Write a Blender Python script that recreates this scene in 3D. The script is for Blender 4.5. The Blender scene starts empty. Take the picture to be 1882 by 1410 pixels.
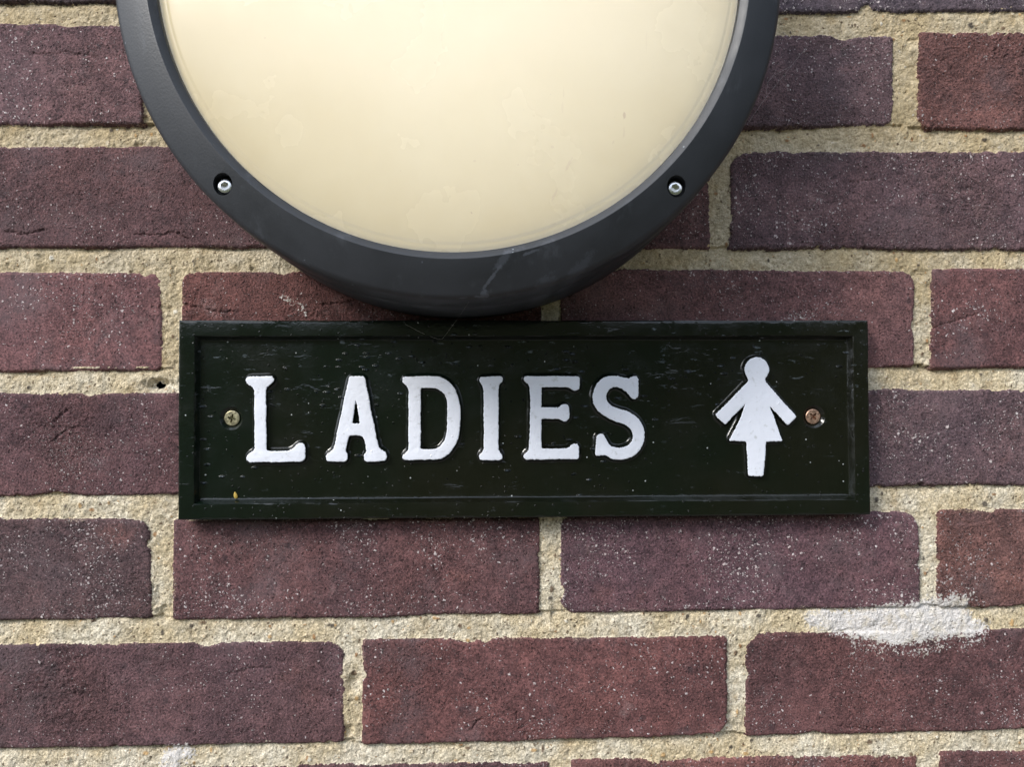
import bpy, bmesh, math, random
import numpy as np
from mathutils import Vector, Matrix
from mathutils.geometry import tessellate_polygon

random.seed(7)
S = bpy.context.scene
COL = S.collection
R = math.radians

# ---------------------------------------------------------------- camera
FPX = 1422.0                      # focal length in pixels of the 1882 px wide photograph
DIST = 0.4465
YAW, PITCH, ROLL = R(1.75), R(1.40), R(0.22)
CAM = Vector((0, -DIST, 0))
FW = Vector((math.sin(YAW)*math.cos(PITCH), math.cos(YAW)*math.cos(PITCH), math.sin(PITCH)))
R0 = FW.cross(Vector((0, 0, 1))).normalized()
U0 = R0.cross(FW)
UP = U0*math.cos(ROLL) + R0*math.sin(ROLL)
RT = R0*math.cos(ROLL) - U0*math.sin(ROLL)
cd = bpy.data.cameras.new("camera"); cam = bpy.data.objects.new("camera", cd); COL.objects.link(cam)
m3 = Matrix((RT, UP, -FW)).transposed()
cam.matrix_world = Matrix.Translation(CAM) @ m3.to_4x4()
cd.sensor_width = 36; cd.lens = 36*FPX/1882; cd.clip_start = 0.01; cd.clip_end = 500
S.camera = cam

# ---------------------------------------------------------------- world, sun, exposure
SUN = Vector((-0.68, -0.55, 0.62)).normalized()      # towards the light
sun_el = math.asin(SUN.z); sun_rot = math.atan2(SUN.x, SUN.y)
W_ = bpy.data.worlds.new("World"); S.world = W_; W_.use_nodes = True
wn, wl = W_.node_tree.nodes, W_.node_tree.links
wn.clear()
wo = wn.new('ShaderNodeOutputWorld'); wb = wn.new('ShaderNodeBackground')
sky = wn.new('ShaderNodeTexSky'); sky.sky_type = 'NISHITA'; sky.sun_disc = False
sky.sun_elevation = sun_el; sky.sun_rotation = sun_rot; sky.air_density = 1.0; sky.dust_density = 2.0
wtc = wn.new('ShaderNodeTexCoord'); wm = wn.new('ShaderNodeMapping'); wm.inputs['Scale'].default_value = (1, 1, 2.2)
wnz = wn.new('ShaderNodeTexNoise'); wnz.inputs['Scale'].default_value = 2.6; wnz.inputs['Detail'].default_value = 7
wnz.inputs['Roughness'].default_value = 0.55
wr = wn.new('ShaderNodeValToRGB'); wr.color_ramp.elements[0].position = 0.34; wr.color_ramp.elements[1].position = 0.60
wmix = wn.new('ShaderNodeMix'); wmix.data_type = 'RGBA'
wcc = wn.new('ShaderNodeMix'); wcc.data_type = 'RGBA'
wcc.inputs['A'].default_value = (3.9, 4.6, 5.9, 1); wcc.inputs['B'].default_value = (10.2, 10.8, 11.8, 1)
wl.new(wtc.outputs['Generated'], wm.inputs['Vector']); wl.new(wm.outputs['Vector'], wnz.inputs['Vector'])
wl.new(wnz.outputs['Fac'], wr.inputs['Fac']); wl.new(wr.outputs['Color'], wmix.inputs['Factor'])
wl.new(wnz.outputs['Fac'], wcc.inputs['Factor'])
wl.new(sky.outputs['Color'], wmix.inputs['A']); wl.new(wcc.outputs['Result'], wmix.inputs['B'])
# the overcast is thinnest, and brightest, towards the hidden sun
wdot = wn.new('ShaderNodeVectorMath'); wdot.operation = 'DOT_PRODUCT'; wdot.inputs[1].default_value = SUN
wrg = wn.new('ShaderNodeMapRange'); wrg.inputs[1].default_value = -.45; wrg.inputs[2].default_value = 1.0
wrg.inputs[3].default_value = .14; wrg.inputs[4].default_value = 1.75
wsc = wn.new('ShaderNodeVectorMath'); wsc.operation = 'SCALE'
wl.new(wtc.outputs['Generated'], wdot.inputs[0]); wl.new(wdot.outputs['Value'], wrg.inputs[0])
wl.new(wmix.outputs['Result'], wsc.inputs[0]); wl.new(wrg.outputs[0], wsc.inputs['Scale'])
wl.new(wsc.outputs[0], wb.inputs['Color']); wb.inputs['Strength'].default_value = 0.12
wl.new(wb.outputs['Background'], wo.inputs['Surface'])
sl = bpy.data.lights.new("sun", 'SUN'); sl.energy = 1.9; sl.angle = R(20); sl.color = (1.0, 0.965, 0.91)
so = bpy.data.objects.new("sun", sl); COL.objects.link(so)
so.rotation_euler = (-SUN).to_track_quat('-Z', 'Y').to_euler()
S.view_settings.view_transform = 'Standard'; S.view_settings.look = 'None'
S.view_settings.exposure = 0.68; S.view_settings.gamma = 1.0

def P(px, py, h=0.0):
    """photo pixel -> (x, z) in mm on the plane h mm in front of the brick face"""
    d = FW + RT*((px-941)/FPX) + UP*((705-py)/FPX)
    t = (-h/1000 - CAM.y)/d.y
    q = CAM + d*t
    return (q.x*1000, q.z*1000)

# ---------------------------------------------------------------- node helpers
class NT:
    def __init__(s, name):
        s.m = bpy.data.materials.new(name); s.m.use_nodes = True
        s.n, s.l = s.m.node_tree.nodes, s.m.node_tree.links
        s.n.clear()
        s.out = s.n.new('ShaderNodeOutputMaterial'); s.p = s.n.new('ShaderNodeBsdfPrincipled')
        s.l.new(s.p.outputs[0], s.out.inputs['Surface'])
        s.tc = s.n.new('ShaderNodeTexCoord').outputs['Object']
    def put(s, sock, v):
        if hasattr(v, 'is_output'): s.l.new(v, sock)
        elif v is not None:
            if isinstance(v, (tuple, list)) and len(v) == 3 and sock.type == 'RGBA': v = (*v, 1)
            sock.default_value = v
    def set(s, **k):
        for a, v in k.items(): s.put(s.p.inputs[a.replace('_', ' ')], v)
    def scale(s, v, sc, loc=(0, 0, 0)):
        a = s.n.new('ShaderNodeMapping'); s.put(a.inputs['Vector'], v)
        a.inputs['Scale'].default_value = sc if isinstance(sc, tuple) else (sc, sc, sc)
        a.inputs['Location'].default_value = loc
        return a.outputs[0]
    def noise(s, sc, det=3, rough=.5, v=None, dist=0, col=False):
        a = s.n.new('ShaderNodeTexNoise'); s.put(a.inputs['Vector'], v or s.tc)
        a.inputs['Scale'].default_value = sc; a.inputs['Detail'].default_value = det
        a.inputs['Roughness'].default_value = rough; a.inputs['Distortion'].default_value = dist
        return a.outputs['Color' if col else 'Fac']
    def voro(s, sc, v=None, rnd=1.0):
        a = s.n.new('ShaderNodeTexVoronoi'); s.put(a.inputs['Vector'], v or s.tc)
        a.inputs['Scale'].default_value = sc; a.inputs['Randomness'].default_value = rnd
        return a.outputs['Distance'], a.outputs['Color']
    def math(s, op, a, b=0.0, c=0.0, clamp=False):
        q = s.n.new('ShaderNodeMath'); q.operation = op; q.use_clamp = clamp
        s.put(q.inputs[0], a); s.put(q.inputs[1], b); s.put(q.inputs[2], c)
        return q.outputs[0]
    def ramp(s, f, lo, hi, a=0.0, b=1.0):
        q = s.n.new('ShaderNodeMapRange'); q.interpolation_type = 'SMOOTHSTEP'
        s.put(q.inputs[0], f); s.put(q.inputs[1], lo); s.put(q.inputs[2], hi); s.put(q.inputs[3], a); s.put(q.inputs[4], b)
        return q.outputs[0]
    def mix(s, f, a, b, bt='MIX'):
        q = s.n.new('ShaderNodeMix'); q.data_type = 'RGBA'; q.blend_type = bt
        s.put(q.inputs['Factor'], f); s.put(q.inputs['A'], a); s.put(q.inputs['B'], b)
        return q.outputs['Result']
    def sep(s, c):
        q = s.n.new('ShaderNodeSeparateColor'); s.put(q.inputs[0], c); return q.outputs
    def attr(s, name):
        q = s.n.new('ShaderNodeAttribute'); q.attribute_name = name; return q.outputs
    def bump(s, h, dist, strength=1.0, prev=None):
        q = s.n.new('ShaderNodeBump'); s.put(q.inputs['Height'], h); q.inputs['Distance'].default_value = dist
        s.put(q.inputs['Strength'], strength)
        if prev is not None: s.l.new(prev, q.inputs['Normal'])
        return q.outputs[0]

def lin(r, g, b):
    f = lambda c: (c/255/12.92) if c/255 <= .04045 else ((c/255+.055)/1.055)**2.4
    return (f(r), f(g), f(b))

# ---------------------------------------------------------------- object helpers
def tag(o, label=None, cat=None, group=None, kind=None):
    if label: o['label'] = label
    if cat: o['category'] = cat
    if group: o['group'] = group
    if kind: o['kind'] = kind
    return o
def empty(name, loc):
    o = bpy.data.objects.new(name, None); COL.objects.link(o); o.location = loc; o.empty_display_size = .05
    return o
def link(name, me, mats, parent=None):
    o = bpy.data.objects.new(name, me); COL.objects.link(o)
    for m in (mats if isinstance(mats, (list, tuple)) else [mats]): me.materials.append(m)
    if parent is not None: o.parent = parent
    return o
def obj(name, bm, mats, parent=None, smooth=True):
    me = bpy.data.meshes.new(name)
    bm.normal_update(); bm.to_mesh(me); bm.free()
    for p in me.polygons: p.use_smooth = smooth
    return link(name, me, mats, parent)
MM = .001
def lathe(profile, cx, cz, seg, closed=True, bm=None):
    """profile of (radius, height above the wall) mm, turned about the axis that leaves the wall"""
    bm = bm or bmesh.new(); rings = []
    for r, h in profile:
        if r < 1e-4:
            rings.append([bm.verts.new((cx*MM, -h*MM, cz*MM))])
        else:
            rings.append([bm.verts.new(((cx+r*math.cos(2*math.pi*i/seg))*MM, -h*MM, (cz+r*math.sin(2*math.pi*i/seg))*MM)) for i in range(seg)])
    n = len(rings)
    for k in range(n if closed else n-1):
        a, b = rings[k], rings[(k+1) % n]
        for i in range(seg):
            j = (i+1) % seg
            if len(a) == 1 and len(b) == 1: continue
            if len(a) == 1: bm.faces.new((a[0], b[j], b[i]))
            elif len(b) == 1: bm.faces.new((a[i], a[j], b[0]))
            else: bm.faces.new((a[i], a[j], b[j], b[i]))
    bmesh.ops.recalc_face_normals(bm, faces=bm.faces)
    return bm
def prism(pts, h0, h1, cx=0, cz=0):
    bm = bmesh.new()
    a = [bm.verts.new(((cx+x)*MM, -h0*MM, (cz+z)*MM)) for x, z in pts]
    b = [bm.verts.new(((cx+x)*MM, -h1*MM, (cz+z)*MM)) for x, z in pts]
    n = len(pts); bm.faces.new(a); bm.faces.new(b[::-1])
    for i in range(n): bm.faces.new((a[i], b[i], b[(i+1) % n], a[(i+1) % n]))
    bmesh.ops.recalc_face_normals(bm, faces=bm.faces)
    return bm
def cut(o, bms):
    """boolean away the given shapes, bake the result into o"""
    cs = []
    for b in bms:
        me = bpy.data.meshes.new('cutter'); b.to_mesh(me); b.free()
        c = bpy.data.objects.new('cutter', me); COL.objects.link(c); cs.append(c)
        for m in o.data.materials: me.materials.append(m)
        md = o.modifiers.new('b', 'BOOLEAN'); md.operation = 'DIFFERENCE'; md.solver = 'EXACT'; md.object = c
    bpy.context.view_layer.update()
    for c in cs: c.matrix_world = o.matrix_world
    bpy.context.view_layer.update()
    dg = bpy.context.evaluated_depsgraph_get()
    me = bpy.data.meshes.new_from_object(o.evaluated_get(dg))
    old = o.data; o.modifiers.clear(); o.data = me
    for c in cs:
        d = c.data; bpy.data.objects.remove(c); bpy.data.meshes.remove(d)
    me.name = o.name
def sharp(o, deg):
    me = o.data
    for p in me.polygons: p.use_smooth = True
    me.set_sharp_from_angle(angle=R(deg))

# ---------------------------------------------------------------- numpy noise
rng = np.random.default_rng(11)
PERM = rng.permutation(4096).astype(np.int64)
GR = rng.uniform(0, 2*np.pi, 4096); GX = np.cos(GR).astype(np.float32); GY = np.sin(GR).astype(np.float32)
def perlin(x, y, wl, seed=0):
    x = x/wl + seed*17.31; y = y/wl + seed*9.77
    xi = np.floor(x).astype(np.int64); yi = np.floor(y).astype(np.int64)
    xf = (x-xi).astype(np.float32); yf = (y-yi).astype(np.float32)
    u = xf*xf*xf*(xf*(xf*6-15)+10); v = yf*yf*yf*(yf*(yf*6-15)+10)
    def g(ix, iy, fx, fy):
        h = PERM[(PERM[ix & 4095]+iy) & 4095]
        return GX[h]*fx+GY[h]*fy
    a = g(xi, yi, xf, yf); b = g(xi+1, yi, xf-1, yf); c = g(xi, yi+1, xf, yf-1); d = g(xi+1, yi+1, xf-1, yf-1)
    return ((a*(1-u)+b*u)*(1-v)+(c*(1-u)+d*u)*v)*1.4

# ================================================================ THE WALL
# bricks seen in the photograph: four corner pixels (tl, tr, br, bl), colour as seen, fleck density, face height mm
BR = [
 # top course
 ((-420,-140),(280,-150),(275,3),(-420,-2), (84,68,74), .4, 0),
 ((318,-150),(985,-140),(985,8),(318,3), (92,66,70), .4, 0),
 ((1020,-140),(1310,-140),(1310,14),(1020,10), (92,66,70), .4, 0),
 ((1345,-140),(2060,-130),(2060,20),(1345,22), (84,74,88), .6, .2),
 # second
 ((-420,36),(263,45),(263,229),(-420,230), (104,74,82), .45, .3),
 ((303,48),(975,55),(975,232),(303,232), (100,68,72), .4, 0),
 ((1012,60),(1642,64),(1642,231),(1012,236), (102,80,90), .6, .1),
 ((1689,58),(2400,60),(2400,242),(1689,236), (114,73,72), .55, .2),
 # third
 ((-85,268),(590,270),(590,455),(-85,454), (98,66,72), .3, .3),
 ((628,274),(1306,277),(1306,457),(628,458), (104,70,74), .5, 0),
 ((1342,279),(2040,277),(2040,459),(1342,456), (102,77,86), .6, .2),
 # fourth
 ((-400,497),(298,501),(298,681),(-400,686), (110,70,76), .4, .2),
 ((333,500),(995,497),(995,684),(333,686), (108,64,64), .35, .1),
 ((1030,495),(1682,498),(1682,674),(1030,682), (114,76,80), .45, .2),
 ((1713,494),(2400,490),(2400,672),(1713,677), (102,64,68), .45, .3),
 # fifth
 ((-60,723),(632,722),(632,906),(-60,913), (98,66,74), .45, .3),
 ((668,722),(1330,719),(1330,899),(668,905), (98,66,74), .45, 0),
 ((1366,717),(2060,714),(2060,890),(1366,896), (98,76,86), .6, .1),
 # sixth
 ((-400,952),(276,955),(279,1137),(-400,1149), (90,66,72), 1.0, .3),
 ((317,956),(991,952),(991,1129),(317,1140), (98,64,70), .65, .4),
 ((1031,950),(1688,941),(1691,1117),(1031,1128), (98,68,80), .9, .3),
 ((1722,938),(2400,930),(2400,1108),(1722,1117), (118,78,76), .7, .2),
 # seventh
 ((-50,1187),(633,1180),(631,1366),(-50,1379), (98,68,76), .35, .4),
 ((665,1177),(1336,1170),(1336,1352),(665,1371), (106,63,65), .35, .3),
 ((1371,1165),(2060,1152),(2060,1338),(1371,1355), (102,64,68), .5, .2),
 # eighth
 ((-400,1422),(270,1415),(270,1600),(-400,1610), (98,66,72), .5, .2),
 ((310,1413),(1010,1402),(1010,1590),(310,1598), (98,68,76), .5, .2),
 ((1048,1396),(1690,1388),(1690,1570),(1048,1580), (116,72,72), .5, .2),
 ((1728,1383),(2400,1375),(2400,1560),(1728,1565), (104,64,66), .5, .2),
]
bricks = []
for a, b, c, d, col, sp, hh in BR:
    bricks.append(([P(*a), P(*b), P(*c), P(*d)], lin(*col), sp, hh))
# the courses go on beyond the frame with the same bond
XA = P(1009, 1040)[0]; PX = (P(1706, 1040)[0]-P(297, 1040)[0])/2.0
ys = [(P(900, y0)[1]+P(900, y1)[1])/2 for y0, y1 in ((3, 46), (232, 270), (457, 498), (684, 720), (904, 953), (1133, 1177), (1362, 1404))]
PY = (ys[0]-ys[-1])/6
XL, XR = P(-85, 700)[0], P(2050, 700)[0]
pal = [(104,70,76),(98,64,70),(110,68,70),(90,66,76),(116,72,70),(96,66,76)]
joints = {k: ys[0]-PY*k for k in range(-24, 34)}
for k in range(7): joints[k] = ys[k]
J = 10.5
seen_right = {}
for k in range(-22, 32):                     # course k lies between joint k-1 (above) and joint k (below)
    top, bot = joints.get(k-1, ys[0]-PY*(k-1)) - J/2, joints.get(k, ys[0]-PY*k) + J/2
    off = XA + (0 if k % 2 == 1 else PX/2)
    if 0 <= k <= 7:
        lo = min(min(p[0] for p in q[0]) for q in bricks[:len(BR)] if abs((q[0][0][1]+q[0][3][1])/2-(top+bot)/2) < PY*.5)
        hi = max(max(p[0] for p in q[0]) for q in bricks[:len(BR)] if abs((q[0][0][1]+q[0][3][1])/2-(top+bot)/2) < PY*.5)
    for n in range(-9, 9):
        x0, x1 = off+n*PX+J/2+random.uniform(-.8, .8), off+(n+1)*PX-J/2+random.uniform(-.8, .8)
        if 0 <= k <= 7:
            if x1 < lo: pass
            elif x0 > hi: pass
            elif x0 < lo-40: x1 = lo-J
            elif x1 > hi+40: x0 = hi+J
            else: continue
        t, b = top+random.uniform(-.7, .7), bot+random.uniform(-.7, .7)
        bricks.append(([(x0, t), (x1, t+random.uniform(-.6, .6)), (x1, b+random.uniform(-.6, .6)), (x0, b)],
                       lin(*random.choice(pal)), random.uniform(.3, .8), random.uniform(0, .4)))

def axis(lo, c0, c1, hi, fine):
    a = list(np.arange(c0, c1, fine))
    x, st = c1, fine
    r = []
    while x < hi: r.append(x); st = min(st*1.06, 9.0); x += st
    x, st = c0, fine; l = []
    while x > lo: st = min(st*1.06, 9.0); x -= st; l.append(x)
    return np.array(l[::-1]+a+r, dtype=np.float64)
GROUND = -1500.0
gx = axis(-1150, -330, 345, 1150, .56)
gz = axis(GROUND-60, -245, 255, 1000, .56)
X, Z = np.meshgrid(gx, gz)
NZ, NX = X.shape
# slow wander, so that no edge is ruler-straight
n8 = perlin(X, Z, 9, 1); n3 = perlin(X, Z, 3.2, 2); n25 = perlin(X, Z, 26, 3); n1 = perlin(X, Z, 1.5, 4)
edge_n = .85*n25 + .50*n8 + .34*n3 + .36*n1
chip = np.clip(perlin(X, Z, 15, 5)-.5, 0, 1)*9 + np.clip(perlin(X, Z, 6, 25)-.5, 0, 1)*3
for a_, b_, rr, am in ((1692,942,8,5),(1340,1356,9,7),(1296,1362,7,4),(1031,1128,6,4),(1342,279,9,5),(1682,498,6,4),(1684,600,5,4),(1712,640,3,-2),(1640,234,5,4),(298,682,3,3),(262,45,5,3),
                       (1690,236,5,4),(520,499,6,2),(860,1178,9,2),(1372,1165,7,5),(333,500,5,3),(276,955,7,4),(1550,66,7,3),(1240,1393,20,2),(960,1404,14,2),(632,1180,6,4),(1500,1340,12,1.5),(380,1186,8,2),(100,906,14,2.2)):
    a_, b_ = P(a_, b_); chip += np.clip(1-np.hypot(X-a_, Z-b_)/rr + .2*n3, 0, 1)*am
brick_h = np.full(X.shape, -30.0, np.float32); ROUGH = np.ones(X.shape, np.float32)
vary = random.Random(5)
under = np.zeros(X.shape, np.float32)
TR = np.zeros(X.shape+(3,), np.float32); SP = np.zeros(X.shape, np.float32); DEP = np.full(X.shape, -9.0, np.float32)
for bi, (q, col, sp, hh) in enumerate(bricks):
    xs = [p[0] for p in q]; zs = [p[1] for p in q]
    i0, i1 = np.searchsorted(gx, min(xs)-9), np.searchsorted(gx, max(xs)+9)
    j0, j1 = np.searchsorted(gz, min(zs)-14), np.searchsorted(gz, max(zs)+9)
    if i1-i0 < 2 or j1-j0 < 2: continue
    sl_ = (slice(j0, j1), slice(i0, i1))
    x, z = X[sl_], Z[sl_]
    ds = []
    for k in range(4):
        (ax, az), (bx, bz) = q[k], q[(k+1) % 4]
        L = math.hypot(bx-ax, bz-az)
        nx_, nz_ = (bz-az)/L, -(bx-ax)/L          # clockwise quad: inside is on the right
        ds.append((x-ax)*nx_+(z-az)*nz_)
    kk = 2.2
    dd = -kk*np.log(sum(np.exp(-np.clip(d, -30, 40)/kk) for d in ds))
    dd = np.minimum(dd + 1.0, np.minimum(np.minimum(ds[0], ds[1]), np.minimum(ds[2], ds[3])))
    dd = dd + edge_n[sl_]*vary.uniform(.45, 1.35) - chip[sl_]*(dd < 9)
    r = 2.0
    t = np.clip((r-dd)/r, 0, 1)
    h = hh - 1.5*(1-np.sqrt(np.clip(1-t*t, 0, 1))) + (dd < 0)*dd*3
    h = h + random.uniform(-.004, .004)*(x-xs[0]) + random.uniform(-.008, .008)*(z-zs[0])
    h = np.where(dd < -2.5, -30, h)
    m = h > brick_h[sl_]
    brick_h[sl_] = np.where(m, h, brick_h[sl_])
    DEP[sl_] = np.maximum(DEP[sl_], dd)
    w = dd > -3
    ROUGH[sl_] = np.where(w, vary.choice((.55, .75, .95, 1.25, 1.5)), ROUGH[sl_]); TR[sl_] = np.where(w[..., None], np.array(col, np.float32), TR[sl_]); SP[sl_] = np.where(w, sp, SP[sl_])
    # below the arris of the brick above the joint is struck back
    db = -ds[2]                                    # distance below its bottom edge
    un = np.where((db > -1.5) & (ds[3] > -6) & (ds[1] > -6), np.exp(-np.clip(db+.5, 0, 99)/3.2), 0)
    under[sl_] = np.maximum(under[sl_], un)
# brick face texture
pit = np.clip(perlin(X, Z, 4.2, 6)-.50, 0, 1)*1.6 + np.clip(perlin(X, Z, 2.1, 7)-.50, 0, 1)*.9
bf = .25*perlin(X, Z, 40, 8) + .18*n8 + .15*n3 + .17*n1 + .16*perlin(X, Z, 1.15, 9) - pit*.6
ROUGH *= np.clip(1+1.1*perlin(X, Z, 45, 31), .45, 2.0)
gx_, gz_ = P(90, 1260); ROUGH *= 1+1.2*np.exp(-(((X-gx_)/30)**2+((Z-gz_)/26)**2)); gx_, gz_ = P(120, 790); ROUGH *= 1+1.2*np.exp(-(((X-gx_)/28)**2+((Z-gz_)/22)**2))
bf = bf*ROUGH - .5*np.clip(perlin(X, Z*1.7, 13, 32)-.48, 0, 1)*3*n3.clip(-.2, 1)
brick_h = brick_h + bf
# drag marks and cracks across a few faces
ridge = 1-np.abs(perlin(X, Z*2.6, 22, 10)); gate = np.clip(perlin(X, Z, 34, 13)-.25, 0, 1)*2.0
crack = np.clip((ridge-.965)/.035, 0, 1)*np.clip(gate, 0, 1)
brick_h -= crack*.7
def crack_line(px, w, dp):
    global brick_h
    pts = [P(*p) for p in px]; xs = [p[0] for p in pts]; zs = [p[1] for p in pts]
    i0, i1 = np.searchsorted(gx, min(xs)-4), np.searchsorted(gx, max(xs)+4); j0, j1 = np.searchsorted(gz, min(zs)-4), np.searchsorted(gz, max(zs)+4)
    s_ = (slice(j0, j1), slice(i0, i1)); x = X[s_]+.5*n3[s_]; z = Z[s_]+.9*n1[s_]+.9*n3[s_]; d = np.full(x.shape, 99.)
    for (ax, az), (bx, bz) in zip(pts, pts[1:]):
        t = np.clip(((x-ax)*(bx-ax)+(z-az)*(bz-az))/((bx-ax)**2+(bz-az)**2), 0, 1)
        d = np.minimum(d, np.hypot(x-ax-t*(bx-ax), z-az-t*(bz-az)))
    brick_h[s_] -= dp*np.clip(1-d/w, 0, 1)
for px, w, dp in (([(10,424),(40,430),(80,423)], .8, 1.3), ([(250,430),(300,433),(318,425),(346,438)], .7, 1.2), ([(335,560),(370,566),(400,574),(440,572)], .7, 1.2), ([(1714,603),(1735,595),(1760,588),(1795,578)], .6, 1.1),
                  ([(868,1340),(875,1328),(886,1320)], .7, 1.4), ([(100,775),(112,762),(124,755)], 1.0, 1.0), ([(95,812),(110,800),(122,790),(150,784)], .8, .9), ([(590,560),(640,555),(668,542)], .7, 1.2), ([(950,1322),(951,1308)], .7, 1.2),
                  ([(1540,1335),(1580,1341),(1620,1338)], .6, .9), ([(420,1240),(470,1228),(500,1230)], .7, .8), ([(1560,335),(1610,330)], .6, .8), ([(60,100),(120,96),(180,104)], .6, .8), ([(1120,1010),(1150,1022),(1190,1018)], .5, .8)):
    crack_line(px, w, dp)
mort = -1.20 + .80*perlin(X, Z, 75, 33) + .70*perlin(X, Z, 30, 14) + .60*perlin(X, Z, 11, 15) + .48*perlin(X, Z, 4, 16) + .30*perlin(X, Z, 2, 17) + .28*perlin(X, Z, 1.2, 18)
mort = mort - 1.9*under*np.clip(1+1.6*perlin(X, Z, 40, 19), .05, 2.6)
mort -= 1.3*np.clip(perlin(X, Z, 5.5, 20)-.52, 0, 1)*3
# blown-out joint left of the sign
hx, hz = P(290, 707)
hole = np.clip(1-np.sqrt(((X-hx)/10.5)**2+((Z-hz)/4.2)**2+.5*n3), 0, 1)
mort -= 5.5*hole
for (cxp, cyp, rx, rz, dp) in ((650, 1255, 5, 9, 3), (300, 1128, 5, 5, 3.5), (1022, 1120, 3, 4, 1.5), (1690, 505, 7, 4, 2.2), (1400, 250, 3, 2, 1), (640, 1345, 4, 5, 2), (290, 1105, 3, 9, 2.0), (1345, 430, 3, 6, 1.0)):
    cx_, cz_ = P(cxp, cyp)
    mort -= dp*np.clip(1-np.sqrt(((X-cx_)/rx)**2+((Z-cz_)/rz)**2)+.3*n3, 0, 1)
# grains of grit standing in the mortar
grit = np.zeros(X.shape, np.float32); gritc = np.zeros(X.shape, np.float32)
gl = [(350,1152,5,.05),(372,1146,4.5,.25),(608,1151,6,.02),(495,1172,4.5,.5),(1014,1084,6,.18),(1032,1061,5,.6),(1158,370,5,.05),(590,1386,0,0),
      (355,480,3.2,.05),(1612,919,5.5,.12),(1812,927,6.5,.10),(1623,908,4,.10),(1708,1044,5,.7),(1703,1055,4,.45),(1372,1388,5,.5),(1345,1376,4.5,.02),
      (1600,1366,6,.3),(1813,1140,6,.08),(1861,1146,6,.55),(1785,45,7,.02),(1845,50,4.5,.3),(1590,266,4.5,.35),(1812,255,5.5,.03),(1414,478,4,.04),(1660,1190,0,0),
      (425,1402,0,0),(170,1142,5,.3),(150,1146,6,.7),(145,930,5,.5),(265,1388,5,.6),(1352,1202,5,.25),(650,1240,7,.15),(654,1205,4,.4),(655,1285,5,.55),
      (860,1378,4.5,.3),(998,1380,5,.2),(798,1138,4.5,.6),(1013,1158,5,.8),(1265,1135,5,.03),(1700,1028,3.5,.02),(1688,553,5,.8),(1706,626,4,.35),(1384,1365,4,.03),(860,1178,4.5,.5)]
gl = [(P(a, b)[0], P(a, b)[1], s*.27, c) for a, b, s, c in gl if s > 0]
for _ in range(2600):
    gl.append((random.uniform(-420, 430), random.uniform(-330, 340), random.choice((.45, .55, .7, .9)) + random.random()**3*.7, random.random()))
for (cx_, cz_, r_, c_) in gl:
    i0, i1 = np.searchsorted(gx, cx_-2*r_), np.searchsorted(gx, cx_+2*r_); j0, j1 = np.searchsorted(gz, cz_-2*r_), np.searchsorted(gz, cz_+2*r_)
    if i1-i0 < 1 or j1-j0 < 1: continue
    s_ = (slice(j0, j1), slice(i0, i1)); a_ = random.uniform(.7, 1.4)
    d_ = np.sqrt(((X[s_]-cx_)*a_)**2+((Z[s_]-cz_)/a_)**2)/r_
    k_ = np.clip(1.25-d_ + .25*n1[s_], 0, 1)
    mm = k_ > grit[s_]
    grit[s_] = np.where(mm, k_, grit[s_]); gritc[s_] = np.where(mm, c_, gritc[s_])
mort += np.clip(grit*2.5, 0, 1)*.35
# white paint wiped over the joint at lower right, a lime bloom lower left, chalky spots
def poly_sd(pts, x, z):
    dmin = np.full(x.shape, 1e9); inside = np.zeros(x.shape, bool); n = len(pts)
    for k in range(n):
        (ax, az), (bx, bz) = pts[k], pts[(k+1) % n]
        ex, ez = bx-ax, bz-az
        t = np.clip(((x-ax)*ex+(z-az)*ez)/(ex*ex+ez*ez), 0, 1)
        dmin = np.minimum(dmin, np.hypot(x-ax-t*ex, z-az-t*ez))
        c = ((az > z) != (bz > z)) & (x < (bx-ax)*(z-az)/(bz-az+1e-12)+ax); inside ^= c
    return np.where(inside, dmin, -dmin)
paint = np.zeros(X.shape, np.float32)
def add_paint(px, k, soft, amp):
    pts = [P(*p) for p in px]
    xs = [p[0] for p in pts]; zs = [p[1] for p in pts]
    i0, i1 = np.searchsorted(gx, min(xs)-14), np.searchsorted(gx, max(xs)+14); j0, j1 = np.searchsorted(gz, min(zs)-14), np.searchsorted(gz, max(zs)+14)
    s_ = (slice(j0, j1), slice(i0, i1))
    d = poly_sd(pts, X[s_], Z[s_])
    # paint catches on the high grains
    v = np.clip((d + amp*(.6*n3[s_]+1.5*n1[s_]+.8*n8[s_]) + soft*.5)/soft, 0, 1)*k
    paint[s_] = np.maximum(paint[s_], v)
add_paint([(1482,1132),(1515,1124),(1575,1120),(1640,1110),(1700,1104),(1740,1100),(1775,1104),(1790,1138),(1815,1150),(1806,1164),(1740,1172),(1700,1180),(1650,1184),(1600,1176),(1560,1168),(1520,1158),(1490,1152)], 1.0, 6.5, 2.0)
add_paint([(1722,1100),(1780,1094),(1775,1118),(1722,1120)], .9, 5, 4)
add_paint([(1560,1178),(1700,1190),(1800,1172),(1800,1184),(1690,1204),(1570,1196)], .45, 6, 5)
add_paint([(300,1378),(345,1370),(356,1384),(335,1408),(320,1440),(290,1440)], .8, 5, 3)
add_paint([(512,546),(532,544),(548,552),(560,566),(562,578),(555,576),(548,562),(528,552)], .55, 2.5, 2)
add_paint([(1430,582),(1500,574),(1500,584),(1432,590)], .36, 4, 3)
add_paint([(80,770),(180,790),(200,860),(110,890),(60,850)], .22, 14, 4)
add_paint([(1,985),(70,1060),(90,1100),(20,1120),(-20,1050)], .12, 14, 4)
add_paint([(400,520),(430,540),(420,600),(300,600),(120,640),(100,600),(180,560)], .10, 20, 4)
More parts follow.
